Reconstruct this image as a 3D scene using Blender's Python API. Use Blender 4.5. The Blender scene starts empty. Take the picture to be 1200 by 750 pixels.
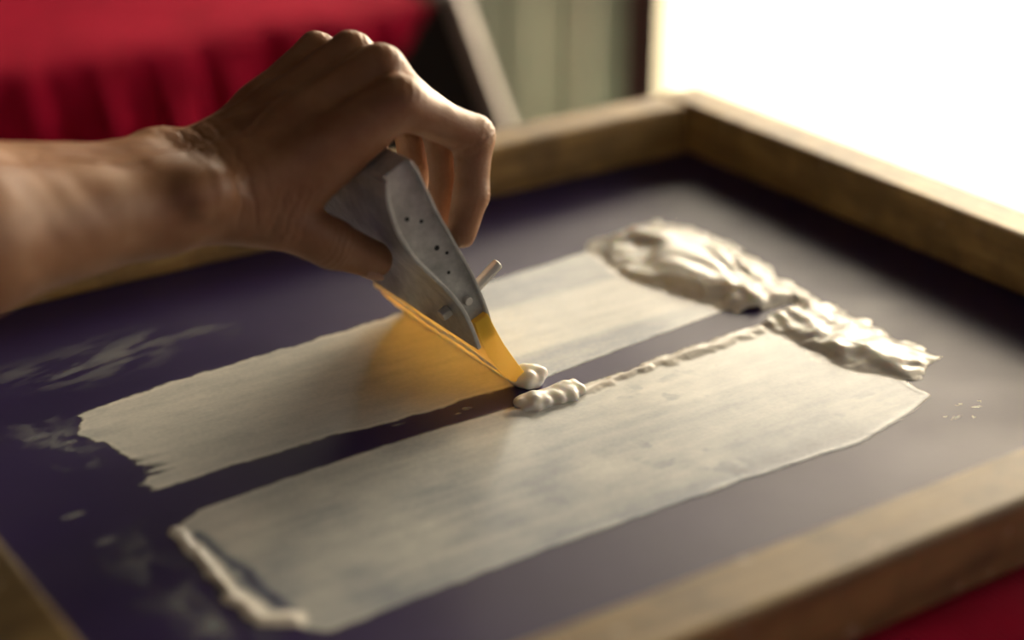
import bpy, bmesh, math
import numpy as np
from mathutils import Vector

C = bpy.context
scene = C.scene
rng = np.random.RandomState(7)

# ------------------------------------------------------------------ helpers
def new_mesh_obj(name, verts, faces, mat=None, parent=None, smooth=True):
    me = bpy.data.meshes.new(name)
    verts = np.asarray(verts, dtype=np.float32)
    if isinstance(faces, np.ndarray) and faces.ndim == 2:
        k = faces.shape[1]
        n = len(faces)
        me.vertices.add(len(verts)); me.vertices.foreach_set('co', verts.ravel())
        me.loops.add(n*k); me.loops.foreach_set('vertex_index', faces.astype(np.int32).ravel())
        me.polygons.add(n)
        me.polygons.foreach_set('loop_start', (np.arange(n)*k).astype(np.int32))
        me.polygons.foreach_set('loop_total', np.full(n, k, dtype=np.int32))
        me.update(calc_edges=True); me.validate()
    else:
        me.from_pydata([tuple(map(float, v)) for v in verts], [], [tuple(map(int, f)) for f in faces]); me.update()
    ob = bpy.data.objects.new(name, me)
    C.collection.objects.link(ob)
    if mat: me.materials.append(mat)
    if parent: ob.parent = parent
    me.polygons.foreach_set('use_smooth', [smooth]*len(me.polygons))
    return ob

def empty(name):
    e = bpy.data.objects.new(name, None); C.collection.objects.link(e); e.empty_display_size = .05
    return e

def fix_normals(ob):
    bm = bmesh.new(); bm.from_mesh(ob.data); bmesh.ops.recalc_face_normals(bm, faces=bm.faces); bm.to_mesh(ob.data); bm.free()

def box(name, a, b, mat, parent=None, bevel=0.0, seg=2):
    x0,y0,z0 = a; x1,y1,z1 = b
    v = [(x,y,z) for x in (x0,x1) for y in (y0,y1) for z in (z0,z1)]
    f = [(0,1,3,2),(4,6,7,5),(0,4,5,1),(2,3,7,6),(0,2,6,4),(1,5,7,3)]
    ob = new_mesh_obj(name, v, f, mat, parent, smooth=False)
    fix_normals(ob)
    if bevel:
        m = ob.modifiers.new('bevel','BEVEL'); m.width = bevel; m.segments = seg
    return ob

UX=(.830,-.558); UY=(.558,.830)
def cw(X,Y,z):   # room axes -> world (room is turned 34 deg relative to the table)
    return (X*UX[0]+Y*UY[0], X*UX[1]+Y*UY[1], z)
def rbox(name, a, b, mat, parent=None, bevel=0.0):
    ob = box(name, a, b, mat, parent, bevel)
    for v in ob.data.vertices: v.co = Vector(cw(*v.co))
    fix_normals(ob)
    return ob

def hash2(ix, iy, seed):
    h = (ix*374761393 + iy*668265263 + seed*1442695041) & 0xffffffff
    h = ((h ^ (h >> 13))*1274126177) & 0xffffffff
    return ((h ^ (h >> 16)) & 0xffff)/65535.0
def vnoise(x, y, seed=0):
    x = np.asarray(x, float); y = np.asarray(y, float)
    ix = np.floor(x).astype(np.int64); iy = np.floor(y).astype(np.int64)
    fx = x-ix; fy = y-iy
    fx = fx*fx*(3-2*fx); fy = fy*fy*(3-2*fy)
    a = hash2(ix,iy,seed); b = hash2(ix+1,iy,seed); c = hash2(ix,iy+1,seed); d = hash2(ix+1,iy+1,seed)
    return (a*(1-fx)+b*fx)*(1-fy)+(c*(1-fx)+d*fx)*fy
def fbm(x, y, seed=0, oct=4):
    s = 0; a = .5; t = 0
    for i in range(oct):
        s = s + a*vnoise(x*2**i+17.3*i, y*2**i+5.1*i, seed+i); t += a; a *= .5
    return s/t
def sstep(a,b,x):
    t = np.clip((x-a)/(b-a),0,1); return t*t*(3-2*t)

# ------------------------------------------------------------------ materials
def mat(name):
    m = bpy.data.materials.new(name); m.use_nodes = True
    nt = m.node_tree; b = nt.nodes['Principled BSDF']
    return m, nt, b
def N(nt, t, **kw):
    n = nt.nodes.new(t)
    for k,v in kw.items(): setattr(n,k,v)
    return n
def ramp(nt, fac, stops):
    r = N(nt,'ShaderNodeValToRGB')
    e = r.color_ramp.elements
    while len(e) < len(stops): e.new(.5)
    for i,(p,c) in enumerate(stops):
        e[i].position = p; e[i].color = (*c,1) if len(c)==3 else c
    nt.links.new(fac, r.inputs[0]); return r.outputs[0]
def noise(nt, vec, scale, detail=4, rough=.55, dist=0):
    n = N(nt,'ShaderNodeTexNoise'); n.inputs['Scale'].default_value=scale; n.inputs['Detail'].default_value=detail
    n.inputs['Roughness'].default_value=rough; n.inputs['Distortion'].default_value=dist
    if vec is not None: nt.links.new(vec, n.inputs['Vector'])
    return n.outputs['Fac']
def mapping(nt, scale):
    tc = N(nt,'ShaderNodeTexCoord'); m = N(nt,'ShaderNodeMapping'); m.inputs['Scale'].default_value = scale
    nt.links.new(tc.outputs['Object'], m.inputs['Vector']); return m.outputs['Vector']
def bump(nt, b, h, strength, dist):
    n = N(nt,'ShaderNodeBump'); n.inputs['Strength'].default_value=strength; n.inputs['Distance'].default_value=dist
    nt.links.new(h, n.inputs['Height']); nt.links.new(n.outputs[0], b.inputs['Normal'])
def simple(name, col, rough=.6, metal=0, nscale=None, var=.25, bmp=0, bd=.001):
    m, nt, b = mat(name)
    b.inputs['Roughness'].default_value = rough; b.inputs['Metallic'].default_value = metal
    v = mapping(nt,(1,1,1)); f = noise(nt, v, nscale or 20)
    c = ramp(nt, f, [(.3,tuple(x*(1-var) for x in col)),(.7,tuple(min(1,x*(1+var)) for x in col))])
    nt.links.new(c, b.inputs['Base Color'])
    if bmp: bump(nt,b,f,bmp,bd)
    return m

def wood(name, sc, light=1.0):
    m, nt, b = mat(name)
    g = noise(nt, mapping(nt, sc), 1.0, 6, .6, .4)
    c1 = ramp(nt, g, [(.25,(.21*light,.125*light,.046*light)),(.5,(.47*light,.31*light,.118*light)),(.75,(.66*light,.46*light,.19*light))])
    st = noise(nt, mapping(nt,(1,1,1)), 22, 5, .65)
    stf = ramp(nt, st, [(.42,(0,0,0)),(.62,(1,1,1))])
    mx = N(nt,'ShaderNodeMix', data_type='RGBA'); mx.inputs[7].default_value=(.13*light,.085*light,.05*light,1)
    nt.links.new(c1, mx.inputs[6])
    mm = N(nt,'ShaderNodeMath', operation='MULTIPLY'); mm.inputs[1].default_value=.55
    nt.links.new(stf, mm.inputs[0]); nt.links.new(mm.outputs[0], mx.inputs[0])
    sp = noise(nt, mapping(nt,(1,1,1)), 95, 3, .5)
    spf = ramp(nt, sp, [(.66,(0,0,0)),(.70,(1,1,1))])
    mx2 = N(nt,'ShaderNodeMix', data_type='RGBA'); mx2.inputs[7].default_value=(.5,.42,.3,1)
    m3 = N(nt,'ShaderNodeMath', operation='MULTIPLY'); m3.inputs[1].default_value=.5
    nt.links.new(spf,m3.inputs[0]); nt.links.new(m3.outputs[0],mx2.inputs[0]); nt.links.new(mx.outputs[2], mx2.inputs[6])
    nt.links.new(mx2.outputs[2], b.inputs['Base Color'])
    b.inputs['Roughness'].default_value=.5
    bump(nt,b,g,.4,.0015)
    return m
wood_u = wood('stained_wood_u',(9,90,90)); wood_v = wood('stained_wood_v',(90,9,90))
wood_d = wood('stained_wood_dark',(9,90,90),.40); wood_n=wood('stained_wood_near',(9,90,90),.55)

# screen fabric
m_fab, nt, b = mat('purple_screen_emulsion')
v = mapping(nt,(1,1,1))
c = ramp(nt, noise(nt, v, 6, 5, .6), [(.3,(.018,.010,.066)),(.7,(.032,.019,.102))])
nt.links.new(c, b.inputs['Base Color'])
r = ramp(nt, noise(nt, v, 14, 4), [(.3,(.38,)*3),(.7,(.48,)*3)])
nt.links.new(r, b.inputs['Roughness'])
b.inputs['Specular IOR Level'].default_value=.30
bump(nt,b,noise(nt,v,900,2),.12,.0003)

# ink
m_ink, nt, b = mat('white_screen_ink')
at = N(nt,'ShaderNodeAttribute', attribute_name='thick'); ac = N(nt,'ShaderNodeAttribute', attribute_name='cov')
fine = noise(nt, mapping(nt,(45,150,60)), 1.0, 5, .65)
fine2 = noise(nt, mapping(nt,(1,1,1)), 420, 3, .6)
ad = N(nt,'ShaderNodeMath', operation='MULTIPLY_ADD'); ad.inputs[1].default_value=.26; nt.links.new(fine, ad.inputs[0])
nt.links.new(at.outputs['Fac'], ad.inputs[2])
ad2 = N(nt,'ShaderNodeMath', operation='MULTIPLY_ADD'); ad2.inputs[1].default_value=.18; nt.links.new(fine2, ad2.inputs[0])
nt.links.new(ad.outputs[0], ad2.inputs[2])
col = ramp(nt, ad2.outputs[0], [(.14,(.07,.07,.14)),(.42,(.27,.31,.38)),(.72,(.60,.63,.62)),(1.0,(.92,.91,.86))])
nt.links.new(col, b.inputs['Base Color'])
b.inputs['Roughness'].default_value=.26
bump(nt,b,fine,.08,.0003)
tr = N(nt,'ShaderNodeBsdfTransparent'); ms = N(nt,'ShaderNodeMixShader')
cl = ramp(nt, ac.outputs['Fac'], [(.0,(0,0,0)),(1.0,(1,1,1))])
nt.links.new(cl, ms.inputs[0]); nt.links.new(tr.outputs[0], ms.inputs[1]); nt.links.new(b.outputs[0], ms.inputs[2])
nt.links.new(ms.outputs[0], nt.nodes['Material Output'].inputs[0])
m_inks, nt, b = mat('white_ink_thick')
b.inputs['Base Color'].default_value=(.94,.93,.88,1); b.inputs['Roughness'].default_value=.28
b.inputs['Subsurface Weight'].default_value=.5; b.inputs['Subsurface Radius'].default_value=(.006,.005,.004); b.inputs['Subsurface Scale'].default_value=1.0
bump(nt,b,noise(nt,mapping(nt,(1,1,1)),220,3),.15,.0005)

# skin
m_skin, nt, b = mat('skin')
v = mapping(nt,(1,1,1))
c = ramp(nt, noise(nt, v, 38, 6, .6), [(.28,(.26,.108,.050)),(.5,(.35,.168,.082)),(.72,(.43,.235,.128))])
nt.links.new(c, b.inputs['Base Color'])
b.inputs['Roughness'].default_value=.44
b.inputs['Subsurface Weight'].default_value=.12; b.inputs['Subsurface Radius'].default_value=(.005,.002,.001); b.inputs['Subsurface Scale'].default_value=1.0
vo = N(nt,'ShaderNodeTexVoronoi', feature='DISTANCE_TO_EDGE'); vo.inputs['Scale'].default_value=620
nt.links.new(mapping(nt,(.6,1.3,1)), vo.inputs['Vector'])
n2 = noise(nt, v, 130, 5)
ad = N(nt,'ShaderNodeMath', operation='ADD'); nt.links.new(vo.outputs['Distance'],ad.inputs[0]); nt.links.new(n2,ad.inputs[1])
bump(nt,b,ad.outputs[0],.26,.0008)
m_nail = simple('fingernail',(.5,.30,.22),.3,0,40,.08)

# squeegee metals / blade
m_metal, nt, b = mat('worn_aluminium')
v = mapping(nt,(1,1,1))
c = ramp(nt, noise(nt, v, 60, 6, .7), [(.3,(.32,.32,.31)),(.55,(.54,.54,.52)),(.75,(.74,.73,.69))])
nt.links.new(c, b.inputs['Base Color']); b.inputs['Metallic'].default_value=.15; b.inputs['Roughness'].default_value=.36
bump(nt,b,noise(nt,v,240,4),.3,.0006)
m_steel = simple('steel_bolt',(.68,.66,.62),.35,.4,60,.15)
m_dark = simple('dark_hole',(.02,.02,.02),.8)
m_blade, nt, b = mat('yellow_polyurethane')
b.inputs['Roughness'].default_value=.3
tl = N(nt,'ShaderNodeBsdfTranslucent')
c = ramp(nt, noise(nt, mapping(nt,(1,1,1)), 30), [(.3,(1,.66,.03)),(.7,(1,.74,.06))]); nt.links.new(c, b.inputs['Base Color'])
c = ramp(nt, noise(nt, mapping(nt,(1,1,1)), 30), [(.3,(1,.76,.38)),(.7,(1,.82,.46))]); nt.links.new(c, tl.inputs[0])
ms = N(nt,'ShaderNodeMixShader'); ms.inputs[0].default_value=.5
nt.links.new(b.outputs[0],ms.inputs[1]); nt.links.new(tl.outputs[0],ms.inputs[2]); nt.links.new(ms.outputs[0], nt.nodes['Material Output'].inputs[0])

# red cloth
m_red, nt, b = mat('red_cloth')
v = mapping(nt,(1,1,1))
wv = N(nt,'ShaderNodeTexWave'); wv.inputs['Scale'].default_value=90; wv.inputs['Distortion'].default_value=1.5; nt.links.new(mapping(nt,(1,.6,.3)), wv.inputs['Vector'])
c = ramp(nt, noise(nt, v, 30), [(.3,(.33,.002,.024)),(.7,(.50,.006,.045))])
nt.links.new(c, b.inputs['Base Color']); b.inputs['Roughness'].default_value=.9
b.inputs['Specular IOR Level'].default_value=.08
bump(nt,b,wv.outputs['Fac'],.5,.002)

m_wall = simple('painted_wall',(.13,.115,.10),.9,0,8,.1)
m_floor = simple('concrete_floor',(.16,.13,.11),.8,0,6,.2)
m_ceil = simple('ceiling_paint',(.16,.14,.12),.9,0,8,.05)
m_post = simple('brown_window_frame',(.040,.042,.034),.8,0,20,.2)
m_black = simple('shadow_black',(.012,.011,.012),.8,0,20,.2)  # black that stands in for the shade left of the sloping leg
m_grey = simple('grey_metal_leg',(.26,.22,.22),.45,.3,20,.1)
m_out = simple('pale_paving',(.84,.76,.56),.9,0,.7,.16)
m_green = simple('pale_green_boards',(.34,.43,.38),.8,0,4,.12)
m_green2 = simple('dark_green_boards',(.20,.28,.25),.8,0,4,.2)
m_shirt = simple('dark_shirt',(.03,.03,.035),.9,0,30,.2,.3)

# ------------------------------------------------------------------ frame
fr = empty('screen_printing_frame')
U0,U1,V0,V1 = .18,.784,.464,.942; W=.034; H=.036
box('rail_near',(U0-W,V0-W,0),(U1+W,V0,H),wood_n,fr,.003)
box('rail_far',(U0-W,V1,0),(U1+.0,V1+W,H),wood_u,fr,.003)
box('rail_right',(U1,V0+.0005,0),(U1+W,V1+W,H+.0008),wood_v,fr,.003)
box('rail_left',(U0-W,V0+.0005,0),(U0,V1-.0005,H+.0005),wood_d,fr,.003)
n=60
us=np.linspace(U0-.02,U1+.02,n); vs=np.linspace(V0-.02,V1+.02,n)
g=np.array([(a,bb,0.0004) for a in us for bb in vs])
idx=np.arange(n*n).reshape(n,n)
fc=np.stack([idx[:-1,:-1],idx[1:,:-1],idx[1:,1:],idx[:-1,1:]],-1).reshape(-1,4)
new_mesh_obj('screen_fabric',g,fc,m_fab,fr)

# ------------------------------------------------------------------ ink film (height field on the screen)
polyA=[(0.268,0.795),(0.278,0.799),(0.323,0.805),(0.376,0.808),(0.430,0.811),(0.463,0.814),(0.474,0.812),(0.478,0.76),(0.480,0.70),(0.450,0.702),(0.418,0.700),(0.390,0.702),(0.362,0.705),(0.324,0.704),(0.293,0.704),(0.269,0.703),(0.267,0.712),(0.278,0.725),(0.276,0.742),(0.269,0.762),(0.263,0.776)]
polyB=[(0.465,0.816),(0.530,0.824),(0.616,0.831),(0.650,0.80),(0.650,0.716),(0.587,0.710),(0.537,0.705),(0.485,0.699),(0.474,0.701)]
polyC=[(0.265,0.665),(0.279,0.675),(0.311,0.678),(0.358,0.681),(0.407,0.682),(0.460,.681),(.50,.679),(.555,.680),(.622,.684),(.640,.690),(.650,.66),(.650,.605),(.644,.571),(.617,.561),(.5795,.553),(.521,.556),(.4404,.5575),(.3934,.558),(.3394,.557),(.2824,.5547),(.272,.566),(.262,.580),(.262,.600),(.262,.630),(.261,.650)]
polyP=[(0.621,0.840),(0.640,0.843),(0.664,0.848),(0.683,0.847),(0.692,0.826),(0.696,0.799),(0.694,0.774),(0.686,0.739),(0.682,0.710),(0.683,0.685),(0.683,0.661),(0.681,0.632),(0.684,0.614),(0.682,0.601),(0.667,0.597),(0.655,0.588),(0.645,0.595),(0.636,0.608),(0.630,0.627),(0.631,0.652),(0.634,0.678),(0.628,0.692),(0.626,0.716),(0.618,0.747),(0.608,0.776),(0.612,0.814)]
polyS=[(0.256,0.862),(0.280,0.859),(0.307,0.867),(0.333,0.869),(0.375,0.859),(0.368,0.850),(0.346,0.854),(0.314,0.836),(0.285,0.837),(0.261,0.847)]
polyX=[(0.250,0.672),(0.258,0.618),(0.258,0.571),(0.240,0.580),(0.234,0.625),(.236,.655)]
polyY=[(.236,.800),(.256,.797),(.262,.765),(.256,.745),(.240,.765)]
def sdpoly(P, x, y):
    P=np.array(P); d=np.full(x.shape,1e9); s=np.ones(x.shape)
    n=len(P)
    for i in range(n):
        a=P[i]; b2=P[i-1]; ex,ey=b2-a; wx=x-a[0]; wy=y-a[1]
        t=np.clip((wx*ex+wy*ey)/(ex*ex+ey*ey),0,1)
        d=np.minimum(d,(wx-ex*t)**2+(wy-ey*t)**2)
        c1=y>=a[1]; c2=y<b2[1]; c3=ex*wy>ey*wx
        fl=(c1&c2&c3)|(~c1&~c2&~c3); s=np.where(fl,-s,s)
    return -s*np.sqrt(d)   # >0 inside
def sdseg(x,y,a,b2):
    ex,ey=b2[0]-a[0],b2[1]-a[1]; wx=x-a[0]; wy=y-a[1]
    t=np.clip((wx*ex+wy*ey)/(ex*ex+ey*ey),0,1)
    return np.hypot(wx-ex*t,wy-ey*t), t
st=.0009
gx=np.arange(.222,.712,st); gy=np.arange(.535,.885,st)
X,Y=np.meshgrid(gx,gy,indexing='ij')
dx=(fbm(X*120,Y*120,3,4)-.5)*.006; dy=(fbm(X*120,Y*120,31,4)-.5)*.004
sA=sdpoly(polyA,X+dx*2.2,Y+dy); sB=sdpoly(polyB,X+dx,Y+dy*.5); sC=sdpoly(polyC,X+dx,Y+dy*.5)
sP=sdpoly(polyP,X+dx*2.2,Y+dy*2.2); sS=sdpoly(polyS,X+dx*2,Y+dy*2); sX=sdpoly(polyX,X+dx*4,Y+dy*4); sY=sdpoly(polyY,X+dx*4,Y+dy*4)
def cov(s,w=.0012): return np.clip(s/w*.5+.5,0,1)
streak=fbm(X*6,Y*150,5,3); streak2=fbm(X*30,Y*160,9,4); blot=fbm(X*28,Y*28,15,5); blot2=fbm(X*90,Y*110,19,4)
thA=.58+.12*(streak-.5)+.25*(blot-.5)
endA=1-sstep(.262,.300,X)
lowA=1-sstep(.735,.75,Y)
thA=thA-endA*.35*sstep(.4,.65,streak2)*(.3+.7*lowA)
mid=sstep(.726,.734,Y)*(1-sstep(.784,.792,Y))
thB=.22+.30*mid+.12*(streak-.5)+.18*(blot-.5)+.12*sstep(.56,.62,X)
thC=.38+.18*(streak-.5)+.42*(blot-.5)+.18*sstep(.61,.67,Y)
thin=sstep(.42,.55,X)*(1-sstep(.56,.62,Y)); thC=thC-.14*thin-.12*(1-sstep(.557,.575,Y))
thC=thC-.20*sstep(.60,.74,blot2)*sstep(.45,.6,blot)*sstep(.45,.5,X)
dl,tl_=sdseg(X+dx,Y+dy,(.272,.655),(.276,.577)); thC=thC-.5*np.exp(-(dl/.003)**2)
thick=np.where(sA>-.004,thA,0); thick=np.where((sB>-.004)&(sA<=0),thB,thick); thick=np.where(sC>-.004,thC,thick)
cv=np.maximum.reduce([cov(sA)*np.clip(1-endA*1.1*lowA*sstep(.50,.62,streak2),0,1),cov(sB),cov(sC)])
hgt=np.zeros_like(cv)
for s,q in ((sA,1),(sC,1),(sB,.4)):
    bead=np.exp(-((s-.0018)/.0016)**2)*(.2+.9*blot)*q
    hgt=hgt+bead*.00014; thick=thick+bead*.14*(s>-.004)
for a,b2,r in [((.264,.664),(.262,.600),.0035),((.262,.600),(.264,.578),.005),((.264,.578),(.274,.571),.005)]:
    d,t=sdseg(X+dx*.9,Y+dy*.9,a,b2); k=np.clip(1-d/r,0,1)
    hgt=np.maximum(hgt,.0013*k**.9*(.6+.8*blot)); thick=np.maximum(thick,np.where(d<r+.002,.80,0)); cv=np.maximum(cv,np.clip(k*4,0,1))
for a,b2,r in [((.455,.676),(.490,.677),.005),((.490,.677),(.555,.6790),.0055),((.555,.6790),(.625,.684),.0075)]:
    d,t=sdseg(X+dx*1.3,Y+dy*2.0,a,b2); k=np.clip(1-d/r,0,1); k=k*k*(3-2*k)
    hgt=np.maximum(hgt,.0015*k*(.55+.8*fbm(X*45,Y*70,91,2))); thick=np.maximum(thick,np.where(d<r+.003,.55+.45*k,0)); cv=np.maximum(cv,np.clip(k*6,0,1))
# creamy pile of surplus ink
w1_=fbm(X*16,Y*16,41,2); w2_=fbm(X*24+3,Y*24,47,2); w3_=fbm(X*60,Y*60,52,2)
body=.0032+.0046*sstep(.30,.72,fbm(X*34+1.2*w2_,Y*26,44,2))
fold=.5+.5*np.sin((X*.95-Y*.30)*360+w1_*24+w2_*9); fold2=.5+.5*np.sin((X*.4+Y*.9)*700+w3_*12+w1_*20)
kp=np.clip(sP/.022,0,1); kp=kp*(2-kp)*.5+.5*kp*kp*(3-2*kp)
hp=kp*(body+.0009*fold+.00025*fold2)+.0005*sstep(0,.006,sP)*(.3+.7*fold)
hp=np.where(sP>0,hp,0)
notch,_=sdseg(X,Y,(.60,.700),(.664,.699)); hp=hp*sstep(.002,.010,notch)
for _ in range(6):
    q=hp.copy(); q[1:-1,1:-1]=(hp[1:-1,1:-1]*4+hp[2:,1:-1]+hp[:-2,1:-1]+hp[1:-1,2:]+hp[1:-1,:-2])/8; hp=q
hgt=np.maximum(hgt,hp); thick=np.where(sP>-.003,np.maximum(thick,.66+.36*sstep(.0,.005,sP)+.06*fold),thick)
cv=np.maximum(cv,cov(sP,.0012)*sstep(.001,.004,notch))
gap=(Y>.688)&(Y<.6965+.010*sstep(.50,.60,X))&(X<.645); cv=np.where(gap&(hgt<.0022),cv*.0,cv)
def smear(s,val,a,b2,nz,wd,cvmax):
    global thick,cv
    m=cov(s,wd)*sstep(a,b2,nz)*cvmax
    thick=np.where((cv<.02)&(m>.005),val,thick); cv=np.maximum(cv,m)
smear(sS,.34,.34,.64,fbm(X*40+Y*60,Y*200-X*60,61,4),.018,.50)
smear(sX,.28,.36,.66,fbm(X*110,Y*70,71,5),.012,.65)
smear(sY,.28,.46,.66,fbm(X*100,Y*120,77,5),.010,.45)
spk=[(.638,.546,.002),(.654,.549,.0016),(.645,.541,.0013),(.231,.703,.003),(.235,.673,.003),(.243,.785,.005),(.255,.771,.003),(.65,.556,.0014),(.438,.693,.0025),(.43,.690,.0015),(.40,.697,.002),(.66,.553,.001),(.634,.550,.001)]
for a,b2,r in spk:
    d=np.hypot((X-a)*.6+dx*.8,(Y-b2)*1.2+dy*.8); k=np.clip(1-d/r,0,1)**.5*.6; thick=np.where((cv<.05)&(k>.01),.38,thick); cv=np.maximum(cv,k)
nx,ny=X.shape
vz=.00055+hgt
verts=np.stack([X,Y,vz],-1).reshape(-1,3)
idx=np.arange(nx*ny).reshape(nx,ny)
quads=np.stack([idx[:-1,:-1],idx[1:,:-1],idx[1:,1:],idx[:-1,1:]],-1).reshape(-1,4)
cvf=cv.ravel(); keep=cvf[quads].max(1)>.003; quads=quads[keep]
used=np.zeros(nx*ny,bool); used[quads.ravel()]=True; remap=np.cumsum(used)-1
ink=new_mesh_obj('spread_white_ink',verts[used],remap[quads],m_ink)
ink.data.materials.append(m_inks)
if len(ink.data.polygons)==len(quads):
    pm=((sP>.0055)&(notch>.008)).ravel()[quads].all(1)
    ink.data.polygons.foreach_set('material_index',pm.astype(np.int32))
for nm,arr in (('thick',thick),('cov',cv)):
    a=ink.data.attributes.new(nm,'FLOAT','POINT'); a.data.foreach_set('value',arr.ravel()[used].astype(np.float32))

# ------------------------------------------------------------------ SDF -> mesh (surface nets)
class Field:
    def __init__(s, lo, hi, h):
        s.lo=np.array(lo,float); s.h=h
        s.n=np.ceil((np.array(hi)-s.lo)/h).astype(int)+1
        s.ax=[s.lo[i]+np.arange(s.n[i])*h for i in range(3)]
    def blank(s): return np.full(s.n,.05,dtype=np.float32)
    def cap(s,F,a,b,ra,rb,k=.004,flat=None):
        a=np.array(a,float); b=np.array(b,float); R=max(ra,rb)+max(k,.004)+.006
        sl=[]
        for i in range(3):
            lo=min(a[i],b[i])-R; hi=max(a[i],b[i])+R
            i0=max(0,int((lo-s.lo[i])/s.h)); i1=min(s.n[i],int((hi-s.lo[i])/s.h)+2)
            if i1<=i0: return
            sl.append(slice(i0,i1))
        x=s.ax[0][sl[0]][:,None,None]-a[0]; y=s.ax[1][sl[1]][None,:,None]-a[1]; z=s.ax[2][sl[2]][None,None,:]-a[2]
        e=b-a; L=max(e@e,1e-12)
        t=np.clip((x*e[0]+y*e[1]+z*e[2])/L,0,1)
        d=np.sqrt((x-t*e[0])**2+(y-t*e[1])**2+(z-t*e[2])**2)-(ra+(rb-ra)*t)
        S=F[tuple(sl)]; F[tuple(sl)]=smin(S,d.astype(np.float32),k)
def smin(a,b,k):
    h=np.maximum(k-np.abs(a-b),0)/k
    return np.minimum(a,b)-h*h*h*k/6.0
def nets(F, fld):
    sg=F<0; n=np.array(F.shape)
    c=np.zeros(tuple(n-1),np.int8)
    for i in (0,1):
        for j in (0,1):
            for k in (0,1):
                c+=sg[i:n[0]-1+i,j:n[1]-1+j,k:n[2]-1+k]
    act=np.argwhere((c>0)&(c<8)); cid=-np.ones(tuple(n-1),np.int64); cid[tuple(act.T)]=np.arange(len(act))
    P=np.zeros((len(act),3)); cnt=np.zeros(len(act))
    corners=[(i,j,k) for i in(0,1) for j in(0,1) for k in(0,1)]
    for p in corners:
        for ax in range(3):
            if p[ax]==0:
                q=list(p); q[ax]=1
                A=act+np.array(p); B=act+np.array(q)
                fa=F[tuple(A.T)]; fb=F[tuple(B.T)]; m=(fa<0)!=(fb<0)
                t=np.where(m,fa/np.where(m,fa-fb,1),0)
                P+=np.where(m[:,None],np.array(p)[None]+t[:,None]*(np.array(q)-np.array(p))[None],0); cnt+=m
    P=P/cnt[:,None]+act
    V=P*fld.h+fld.lo
    quads=[]
    for ax in range(3):
        o1,o2=[(1,2),(2,0),(0,1)][ax]
        s0=[slice(1,n[i]-1) for i in range(3)]; s0[ax]=slice(0,n[ax]-1)
        s1=list(s0); s1[ax]=slice(1,n[ax])
        A=sg[tuple(s0)]; B=sg[tuple(s1)]
        e=np.argwhere(A!=B)
        off=np.array([1,1,1]); off[ax]=0
        base=e+off
        def cell(d1,d2):
            q=base.copy(); q[:,o1]-=d1; q[:,o2]-=d2; return cid[tuple(q.T)]
        Q=np.stack([cell(1,1),cell(0,1),cell(0,0),cell(1,0)],-1)
        fl=~A[tuple(e.T)]
        Q[fl]=Q[fl][:,::-1]; quads.append(Q)
    return V,np.concatenate(quads)

# ------------------------------------------------------------------ hand + forearm
person = empty('hand_with_forearm')
hf=Field((.085,.64,.04),(.492,.835,.225),.0013)
fing={
 'i':[(.416,.716,.161),(.4565,.714,.137),(.4505,.7065,.110),(.4425,.704,.092)],
 'm':[(.418,.737,.171),(.453,.738,.138),(.4525,.732,.108),(.4445,.728,.086)],
 'r':[(.414,.758,.174),(.447,.760,.142),(.448,.756,.114),(.442,.752,.092)],
 'p':[(.406,.778,.171),(.434,.782,.146),(.437,.779,.123),(.433,.776,.104)]}
M={k:fing[k][0] for k in fing}
rad={'i':(.0125,.0112,.0092,.0076),'m':(.0125,.0112,.0092,.0078),'r':(.012,.0105,.0088,.0075),'p':(.011,.0095,.008,.0068)}
Fs=None
for k in 'imrp':
    F=hf.blank(); J=[np.array(q) for q in fing[k]]; R=rad[k]
    mid=(J[0]+J[1])/2
    hf.cap(F,J[0],mid,R[0],R[1]*.88,.003); hf.cap(F,mid,J[1],R[1]*.88,R[1],.003)
    m2=(J[1]+J[2])/2
    hf.cap(F,J[1],m2,R[1],R[2]*.97,.003); hf.cap(F,m2,J[2],R[2]*.97,R[2],.003); hf.cap(F,J[2],J[3],R[2],R[3],.003)
    Fs=F if Fs is None else smin(Fs,F,.0018)
palm=hf.blank()
wr={'i':(.345,.735,.127),'m':(.338,.748,.132),'r':(.336,.760,.132),'p':(.336,.770,.128)}
for k in 'imrp':
    a=np.array(wr[k]); b2=np.array(M[k]); md=(a+b2)/2+np.array((0,0,.0005))
    rr=rad[k][0]
    hf.cap(palm,a,md,.0165,.0125,.013); hf.cap(palm,md,b2,.0125,rr,.010)
    hf.cap(palm,md+np.array((-.004,0,.0105)),b2+np.array((-.002,0,.0085)),.0022,.0042,.005)
hf.cap(palm,(.350,.742,.118),(.385,.735,.135),.017,.012,.016)
hf.cap(palm,(.350,.775,.120),(.388,.778,.145),.014,.012,.016)
hf.cap(palm,(.360,.728,.118),(.402,.722,.147),.013,.010,.014)
T=[(.332,.738,.119),(.355,.727,.110),(.379,.720,.095),(.400,.7175,.083)]
th=hf.blank()
hf.cap(th,T[0],T[1],.0165,.0140,.004); hf.cap(th,T[1],T[2],.0130,.0124,.004); hf.cap(th,T[2],T[3],.0118,.0094,.004)
palm=smin(palm,th,.007)
arm=hf.blank()
hf.cap(arm,(.338,.742,.124),(.300,.737,.126),.0205,.0205,.012); hf.cap(arm,(.336,.766,.128),(.300,.764,.128),.0185,.020,.012)
hf.cap(arm,(.300,.737,.126),(.200,.722,.136),.0205,.033,.02); hf.cap(arm,(.300,.764,.128),(.200,.752,.140),.020,.031,.02)
hf.cap(arm,(.200,.722,.136),(.070,.705,.150),.033,.040,.02); hf.cap(arm,(.200,.752,.140),(.070,.740,.152),.031,.038,.02)
hf.cap(arm,(.318,.723,.134),(.310,.722,.134),.0125,.0125,.010)   # radial styloid bump
hf.cap(arm,(.318,.775,.140),(.312,.775,.140),.010,.010,.012)     # ulnar head
palm=smin(palm,arm,.018)
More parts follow.
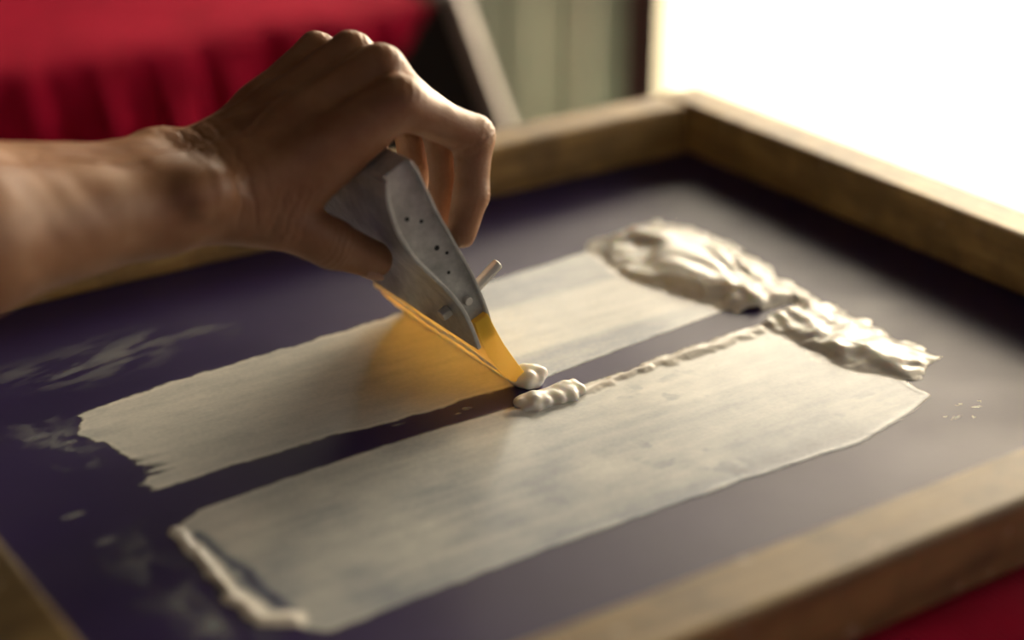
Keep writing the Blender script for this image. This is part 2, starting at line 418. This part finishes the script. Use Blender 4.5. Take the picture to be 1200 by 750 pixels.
F=smin(palm,Fs,.006)
V,Q=nets(F,hf)
hand=new_mesh_obj('hand',V,Q,m_skin,person)
sm=hand.modifiers.new('smooth','SMOOTH'); sm.factor=.5; sm.iterations=3
ss=hand.modifiers.new('sub','SUBSURF'); ss.levels=1; ss.render_levels=1
C.view_layer.update()
dg=C.evaluated_depsgraph_get(); me2=bpy.data.meshes.new_from_object(hand.evaluated_get(dg))
hand.modifiers.clear(); hand.data=me2
nv=len(me2.vertices); co=np.empty(nv*3,np.float32); me2.vertices.foreach_get('co',co); co=co.reshape(-1,3).astype(float)
no=np.empty(nv*3,np.float32); me2.vertex_normals.foreach_get('vector',no); no=no.reshape(-1,3).astype(float)
disp=np.zeros(nv)
wob=fbm(co[:,0]*260+co[:,2]*90,co[:,1]*260+co[:,2]*170,101,3)
def wrinkle(c0,t,out,wl,width,reach,amp):
    global disp
    c0=np.array(c0); t=np.array(t,float); t/=np.linalg.norm(t); out=np.array(out,float); out-=t*(out@t); out/=np.linalg.norm(out)
    p=co-c0; s=p@t; o=no@out; lat=np.linalg.norm(p-np.outer(s,t),axis=1)
    m=np.exp(-(s/width)**2)*sstep(.15,.75,o)*sstep(reach*1.3,reach,lat)
    cs=np.clip(np.cos(2*np.pi*s/wl+(wob-.5)*5),0,1)**1.5
    disp-=amp*m*cs
for k in 'imrp':
    J=[np.array(q) for q in fing[k]]
    t1=(J[1]-J[0])/np.linalg.norm(J[1]-J[0])+(J[2]-J[1])/np.linalg.norm(J[2]-J[1])
    out=J[1]-(J[0]+J[2])/2
    wrinkle(J[1],t1,out,.0034,.0075,.015,.0005)
    t2=(J[2]-J[1])+(J[3]-J[2]); out2=(1,.1,.3)
    wrinkle(J[2],t2,out2,.0028,.005,.013,.0004)
    wrinkle(J[1],t1,(0,-1,0),.0042,.005,.015,.0004)
    wrinkle(J[0],J[1]-J[0],(-.2,0,1),.0045,.009,.017,.0003)
T_=[np.array(q) for q in T]
wrinkle(T_[2],T_[3]-T_[1],(-.5,-.6,.3),.0032,.007,.017,.0005)
wrinkle(T_[1],T_[2]-T_[0],(-.2,-.8,.6),.0050,.010,.020,.0004)
wrinkle((.330,.735,.130),(1,0,0),(0,-.7,.7),.0075,.014,.04,.0005)      # wrist folds
def vein(pts,amp,wd):
    global disp
    d=np.full(nv,1e9)
    for a,b2 in zip(pts[:-1],pts[1:]):
        q,_=sdseg(co[:,0]+(wob-.5)*.003,co[:,1]+(wob-.5)*.003,a,b2); d=np.minimum(d,q)
    disp+=amp*np.exp(-(d/wd)**2)*sstep(.25,.6,no[:,2])
vein([(.322,.744),(.345,.741),(.365,.748),(.385,.744),(.402,.748)],.0008,.0018)
vein([(.345,.758),(.365,.748)],.0006,.0016)
vein([(.335,.768),(.362,.764),(.392,.770)],.0006,.0017)
vein([(.322,.744),(.285,.732),(.245,.742),(.205,.728),(.16,.735)],.0008,.0026)
disp+=(fbm(co[:,0]*70+co[:,2]*40,co[:,1]*70-co[:,2]*60,111,2)-.5)*.0010
disp-=.00008*np.abs(2*fbm(co[:,0]*420,co[:,1]*300+co[:,2]*300,121,2)-1)
co=co+no*disp[:,None]
me2.vertices.foreach_set('co',co.astype(np.float32).ravel()); me2.update()
me2.polygons.foreach_set('use_smooth',[True]*len(me2.polygons))

def ellipsoid(name,c,ax1,ax2,r,mat_,parent):
    a=Vector(ax1).normalized(); b2=Vector(ax2); b2=(b2-a*b2.dot(a)).normalized(); c3=a.cross(b2)
    bm=bmesh.new(); bmesh.ops.create_uvsphere(bm,u_segments=20,v_segments=12,radius=1)
    for v in bm.verts:
        p=v.co.copy(); v.co=Vector(c)+a*p.x*r[0]+b2*p.y*r[1]+c3*p.z*r[2]
    me=bpy.data.meshes.new(name); bm.to_mesh(me); bm.free(); me.materials.append(mat_)
    for p in me.polygons: p.use_smooth=True
    ob=bpy.data.objects.new(name,me); C.collection.objects.link(ob); ob.parent=parent; return ob
for k in 'imrp':
    d=Vector(fing[k][3])-Vector(fing[k][2]); d.normalize(); out=Vector((1,.25,0)); out=(out-d*out.dot(d)).normalized()
    c=Vector(fing[k][3])+out*(rad[k][3]-.0012)
    ellipsoid('nail_'+{'i':'index','m':'middle','r':'ring','p':'little'}[k],c,d,(0,1,0),(.0062,.005,.0016),m_nail,person)
d=(Vector(T[3])-Vector(T[2])).normalized(); out=Vector((-.5,-.4,-.75)); out=(out-d*out.dot(d)).normalized()
ellipsoid('nail_thumb',Vector(T[3])+out*.0080,d,d.cross(out),(.0075,.006,.0016),m_nail,person)

def tube(name,pts,rads,mat_,parent,seg=32,wr=0):
    P=[Vector(p) for p in pts]; vs=[]; fs=[]
    for i,p in enumerate(P):
        t=(P[min(i+1,len(P)-1)]-P[max(i-1,0)]).normalized(); u=t.cross(Vector((0,1,.2))).normalized(); w=t.cross(u)
        for j in range(seg):
            a=2*math.pi*j/seg; r=rads[i]*(1+wr*math.sin(3*a+i*1.7)*.5+wr*math.sin(7*a-i))
            vs.append(p+u*math.cos(a)*r+w*math.sin(a)*r)
    for i in range(len(P)-1):
        for j in range(seg):
            fs.append((i*seg+j,i*seg+(j+1)%seg,(i+1)*seg+(j+1)%seg,(i+1)*seg+j))
    fs.append(tuple(range((len(P)-1)*seg,len(P)*seg)))
    ob=new_mesh_obj(name,[tuple(v) for v in vs],fs,mat_,parent); fix_normals(ob); return ob
tube('shirt_sleeve',[(.125,.728,.145),(.09,.724,.15),(.05,.72,.155),(.015,.717,.175),(-.01,.715,.22),(-.03,.714,.28),(-.055,.714,.36),(-.08,.715,.44)],[.046,.050,.053,.056,.056,.058,.064,.07],m_shirt,person,40,.03)

# ------------------------------------------------------------------ squeegee
sq = empty('ink_squeegee')
ax=Vector((-.43,0,.903)).normalized(); nn=Vector((.903,0,.43)).normalized(); base=Vector((.4555,0,.029))
def pt(s,l,v): p=base+ax*s+nn*l; return (p.x,v,p.z)
S=np.linspace(0.004,.117,30)
def ctr(s): return .0032*math.sin(s/.117*2*math.pi)-.001
def hw(s):
    x=s/.117
    return float(np.interp(x,[0,.12,.28,.45,.62,.8,.93,1.0],[.0060,.0064,.0072,.0094,.0118,.0122,.0108,.0085]))
def prism(name,prof,v0,v1,mat_,parent,bev=0):
    n=len(prof); vs=[(p[0],v0,p[2]) for p in prof]+[(p[0],v1,p[2]) for p in prof]
    fs=[tuple(range(n)),tuple(range(2*n-1,n-1,-1))]+[(i,(i+1)%n,n+(i+1)%n,n+i) for i in range(n)]
    ob=new_mesh_obj(name,vs,fs,mat_,parent,False); fix_normals(ob)
    if bev:
        m=ob.modifiers.new('b','BEVEL'); m.width=bev; m.segments=2; m.limit_method='ANGLE'
    return ob
left=[pt(s,ctr(s)-hw(s)+.0012,0) for s in S]; right=[pt(s,ctr(s)+hw(s)-.0012,0) for s in S]
prism('holder_body',left+right[::-1],.7015,.800,m_metal,sq,.0005)
lo=[pt(s,ctr(s)-hw(s)-.0010,0) for s in S]; li=[pt(s,ctr(s)-hw(s)+.0014,0) for s in S]
prism('holder_sheet_near',lo+li[::-1],.6960,.802,m_metal,sq,.0007)
ro=[pt(s,ctr(s)+hw(s),0) for s in S]; ri=[pt(s,ctr(s)+hw(s)-.0016,0) for s in S]
prism('holder_sheet_far',ro+ri[::-1],.6985,.802,m_metal,sq,.0004)
def cyl(name,a,b2,r,mat_,parent,bev=.0003,seg=20):
    a=Vector(a); b2=Vector(b2); d=b2-a
    bm=bmesh.new(); bmesh.ops.create_cone(bm,cap_ends=True,segments=seg,radius1=r,radius2=r,depth=d.length)
    q=d.to_track_quat('Z','Y')
    for v in bm.verts: v.co=q@v.co+(a+b2)/2
    me=bpy.data.meshes.new(name); bm.to_mesh(me); bm.free(); me.materials.append(mat_)
    ob=bpy.data.objects.new(name,me); C.collection.objects.link(ob); ob.parent=parent
    m=ob.modifiers.new('b','BEVEL'); m.width=bev; m.segments=2; m.limit_method='ANGLE'
    return ob
for i,(s,l,r) in enumerate([(.090,-.003,.0012),(.084,.003,.0010),(.066,.002,.0014),(.060,.0045,.0009),(.05,-.001,.0009)]):
    p=pt(s,ctr(s)+l,0); cyl('hole_%d'%(i+1),(p[0],.7012,p[2]),(p[0],.703,p[2]),r,m_dark,sq,.0001)
cyl('bolt_head',pt(.024,-.0115,.712),pt(.024,-.006,.712),.0036,m_steel,sq,.0006,6)
cyl('bolt_rod',pt(.026,.003,.708),pt(.031,.028,.708),.0030,m_steel,sq,.0010)
cyl('bolt_washer',pt(.027,.0070,.708),pt(.0273,.009,.708),.0052,m_steel,sq,.0004)
cyl('end_screw',(pt(.03,.001,0)[0],.6985,pt(.03,.001,0)[2]),(pt(.03,.001,0)[0],.703,pt(.03,.001,0)[2]),.0023,m_steel,sq,.0005)
cl_=[(.450,.046),(.4550,.034),(.4595,.025),(.4655,.0160),(.4715,.0085),(.4775,.0038)]
tk=[.0044,.0052,.0054,.0052,.0044,.0022]
bl=[];br=[]
for i,(u,z) in enumerate(cl_):
    j=min(i+1,5); k=max(i-1,0); t=Vector((cl_[j][0]-cl_[k][0],0,cl_[j][1]-cl_[k][1])).normalized(); nr=Vector((-t.z,0,t.x))
    bl.append((u-nr.x*tk[i],0,max(z-nr.z*tk[i],.0018))); br.append((u+nr.x*tk[i],0,max(z+nr.z*tk[i],.0018)))
prism('blade',bl+br[::-1],.6975,.815,m_blade,sq,.0006)

kf=Field((.435,.655,.0002),(.515,.825,.04),.0008)
K=kf.blank()
r2=np.random.RandomState(3)
side=min([bl,br],key=lambda L:sum(p[0] for p in L))
zs_=sorted([(p[2],p[0]) for p in side])
def face_u(z): return float(np.interp(z,[q[0] for q in zs_],[q[1] for q in zs_]))
for i in range(70):
    tt=i/69; v_=.699+.115*tt
    up=.0205-.006*(1-tt)**2+.0015*math.sin(tt*9)+r2.uniform(-.0008,.0008)
    kf.cap(K,(face_u(up),v_,up),(face_u(up),v_+.002,up+r2.uniform(-.0006,.0006)),r2.uniform(.0007,.0014),.0010,.002)
    kf.cap(K,(face_u(.003)+.001,v_,.0020),(face_u(.003)+.001,v_+.003,.0020),r2.uniform(.0012,.0020),.0015,.003)
for i in range(22):
    kf.cap(K,(.480+r2.uniform(-.006,.008),.697+r2.uniform(-.006,.006),.0035+r2.uniform(0,.004)),(.481+r2.uniform(-.006,.006),.697+r2.uniform(-.004,.004),.003),r2.uniform(.0018,.0034),.002,.004)
for i in range(50):
    t=r2.uniform(0,1); cx=.460+.038*t; h_=.0025+.004*math.exp(-((t-.22)/.22)**2)+.0035*math.exp(-((t-.9)/.12)**2)
    kf.cap(K,(cx+r2.uniform(-.002,.002),.678+r2.uniform(-.006,.006),h_*r2.uniform(.2,.7)),(cx+r2.uniform(-.006,.006),.678+r2.uniform(-.007,.006),.001),r2.uniform(.0010,.0028),.0018,.005)
V,Q=nets(K,kf)
lump=new_mesh_obj('ink_on_blade',V,Q,m_inks,sq)
s_=lump.modifiers.new('smooth','SMOOTH'); s_.iterations=2

# ------------------------------------------------------------------ table under the screen with red cloth
tb=empty('printing_table')
box('table_top',(U0-.12,V0-.40,-.055),(U1+.055,V1+.06,-.012),wood_u,tb,.004)
for i,(a,b2) in enumerate([(U0-.08,V0-.36),(U1-.02,V0-.36),(U0-.08,V1-.03),(U1-.02,V1-.03)]):
    box('leg_%d'%(i+1),(a,b2,-.90),(a+.05,b2+.05,-.055),wood_v,tb,.003)
def cloth(name,fn,nu,nv,parent=None):
    vs=[fn(i/(nu-1),j/(nv-1)) for i in range(nu) for j in range(nv)]
    idx=np.arange(nu*nv).reshape(nu,nv)
    q=np.stack([idx[:-1,:-1],idx[1:,:-1],idx[1:,1:],idx[:-1,1:]],-1).reshape(-1,4)
    return new_mesh_obj(name,vs,q,m_red,parent)
def fn(s,t):
    u=U0-.13+s*(U1+.06-(U0-.13)+0); v=V0-.42+t*(V1+.065-V0+.42)
    z=-.011+.0045*(float(fbm(u*14+v*5,v*9,81,3)))
    if v>V0-.05: z=min(z,-.002)
    return (u,v,z)
cloth('red_cloth',fn,120,120,tb)

# ------------------------------------------------------------------ second table with draped red cloth
rt=empty('draped_red_table')
def tpt(a,bk,z):
    X=-.10-.826*a-.563*bk; Y=2.06-.563*a+.826*bk
    return cw(X,Y,z)
def fn2(s,t):
    a=s*1.5; w=t*2.0
    if w<1.0:
        drop=(1-w)*.78; k=min(1,drop/.08)
        fold=(.014*math.sin(a*26+2.6*math.sin(a*7)+drop*5)+.010*math.sin(a*83-drop*14+3*math.sin(a*5))+.006*math.sin(a*160+drop*9+2*math.sin(a*17)))*k
        return tpt(a,-.012-.03*k+fold,-.10-drop)
    bk=(w-1)*1.0
    return tpt(a,bk,-.10+.006*float(vnoise(a*10,bk*12,4)))
cloth('tablecloth_front',fn2,420,110,rt)
def fn3(s,t):
    w=t*.78; bk=s*1.0; k=min(1,w/.1)
    return tpt(-.006-.02*k+.012*math.sin(bk*40)*k*.6,bk,-.10-w)
cloth('tablecloth_side',fn3,80,30,rt)
vs=[tpt(.02,.02,-.13),tpt(1.48,.02,-.13),tpt(1.48,.98,-.13),tpt(.02,.98,-.13),tpt(.02,.02,-.104),tpt(1.48,.02,-.104),tpt(1.48,.98,-.104),tpt(.02,.98,-.104)]
o=new_mesh_obj('table_board',vs,[(0,1,2,3),(4,5,6,7),(0,1,5,4),(1,2,6,5),(2,3,7,6),(3,0,4,7)],wood_u,rt,False); fix_normals(o)

trestle=empty('trestle_leg_and_shadow')
def rprism(name,poly,y0,y1,mat_,parent):
    n=len(poly); vs=[cw(x,y0,z) for x,z in poly]+[cw(x,y1,z) for x,z in poly]
    fs=[tuple(range(n)),tuple(range(2*n-1,n-1,-1))]+[(i,(i+1)%n,n+(i+1)%n,n+i) for i in range(n)]
    ob=new_mesh_obj(name,vs,fs,mat_,parent,False); fix_normals(ob); return ob
rprism('shadow_panel',[(-.078,-.04),(-.070,-.04),(.227,-.90),(-.27,-.90),(-.155,-.17)],1.82,1.85,m_black,trestle)  # black sheet painting in the shadow between red table and leg
rprism('sloping_edge',[(-.074,-.03),(-.056,-.03),(.250,-.90),(.227,-.90)],1.81,1.86,m_grey,trestle)

# ------------------------------------------------------------------ room
rbox('floor',(-3.2,-1.5,-.95),(3.2,3.2,-.90),m_floor)
rbox('ceiling',(-3.2,-1.5,1.9),(3.2,3.3,1.95),m_ceil)
rbox('wall_left',(-3.25,-1.5,-.90),(-3.2,3.2,1.9),m_wall)
bw=empty('wall_back')
rbox('wall_back_left',(-3.2,3.2,-.90),(-.20,3.3,1.9),m_wall,bw)
rbox('wall_back_head',(-.20,3.2,1.35),(3.2,3.3,1.9),m_wall,bw)
rbox('wall_back_right',(2.66,3.2,-.90),(3.2,3.3,1.35),m_wall,bw)
w1=empty('window_1')
rbox('post',(.200,3.2,-.90),(.278,3.27,1.30),m_post,w1,.004)
rbox('frame_left',(-.20,3.2,-.90),(-.15,3.27,1.30),m_post,w1,.004)
rbox('frame_right',(2.6,3.2,-.90),(2.66,3.27,1.30),m_post,w1,.004)
rbox('frame_head',(-.20,3.2,1.30),(2.66,3.27,1.35),m_post,w1,.004)
rbox('ground',(-8,3.3,-1.0),(16,22,-.93),m_out)
fb=empty('garden_fence')
for i in range(13):
    rbox('board_%d'%(i+1),(-1.27+i*.12,3.75+.02*(i%2),-.93),(-1.27+i*.12+.118,3.79+.02*(i%2),.9),m_green2 if i in(9,12) else m_green,fb,.004)

# ------------------------------------------------------------------ lights
w=bpy.data.worlds.new('sky'); scene.world=w; w.use_nodes=True; nt=w.node_tree
bg=nt.nodes['Background']; tc=N(nt,'ShaderNodeTexCoord')
sd=Vector(cw(.50,.80,.27)).normalized()
vm=N(nt,'ShaderNodeVectorMath', operation='DOT_PRODUCT'); vm.inputs[1].default_value=sd; nt.links.new(tc.outputs['Generated'], vm.inputs[0])
colr=ramp(nt, vm.outputs['Value'], [(.0,(.08,.08,.09)),(.45,(.40,.37,.35)),(.80,(2.4,2.13,1.70)),(.95,(9.5,8.2,6.2)),(1.0,(31,25.5,18))])
nt.links.new(colr,bg.inputs[0]); bg.inputs[1].default_value=1.0
sl=bpy.data.lights.new('sun','SUN'); sl.energy=6.5; sl.color=(1,.9,.72); sl.angle=.02
so=bpy.data.objects.new('sun',sl); C.collection.objects.link(so)
sdir=Vector(cw(.35,.50,.95)).normalized(); so.rotation_euler=sdir.to_track_quat('Z','Y').to_euler()
scene.view_settings.view_transform='Standard'
scene.view_settings.exposure=0.25

# ------------------------------------------------------------------ camera
cd=bpy.data.cameras.new('camera'); cam=bpy.data.objects.new('camera',cd); C.collection.objects.link(cam)
cam.location=(0,0,.42); cam.rotation_euler=(math.radians(90-24.3),0,math.radians(-33.9))
cd.sensor_width=36; cd.lens=63.2; cd.clip_start=.02
cd.dof.use_dof=True; cd.dof.focus_distance=.925; cd.dof.aperture_fstop=2.2
scene.camera=cam
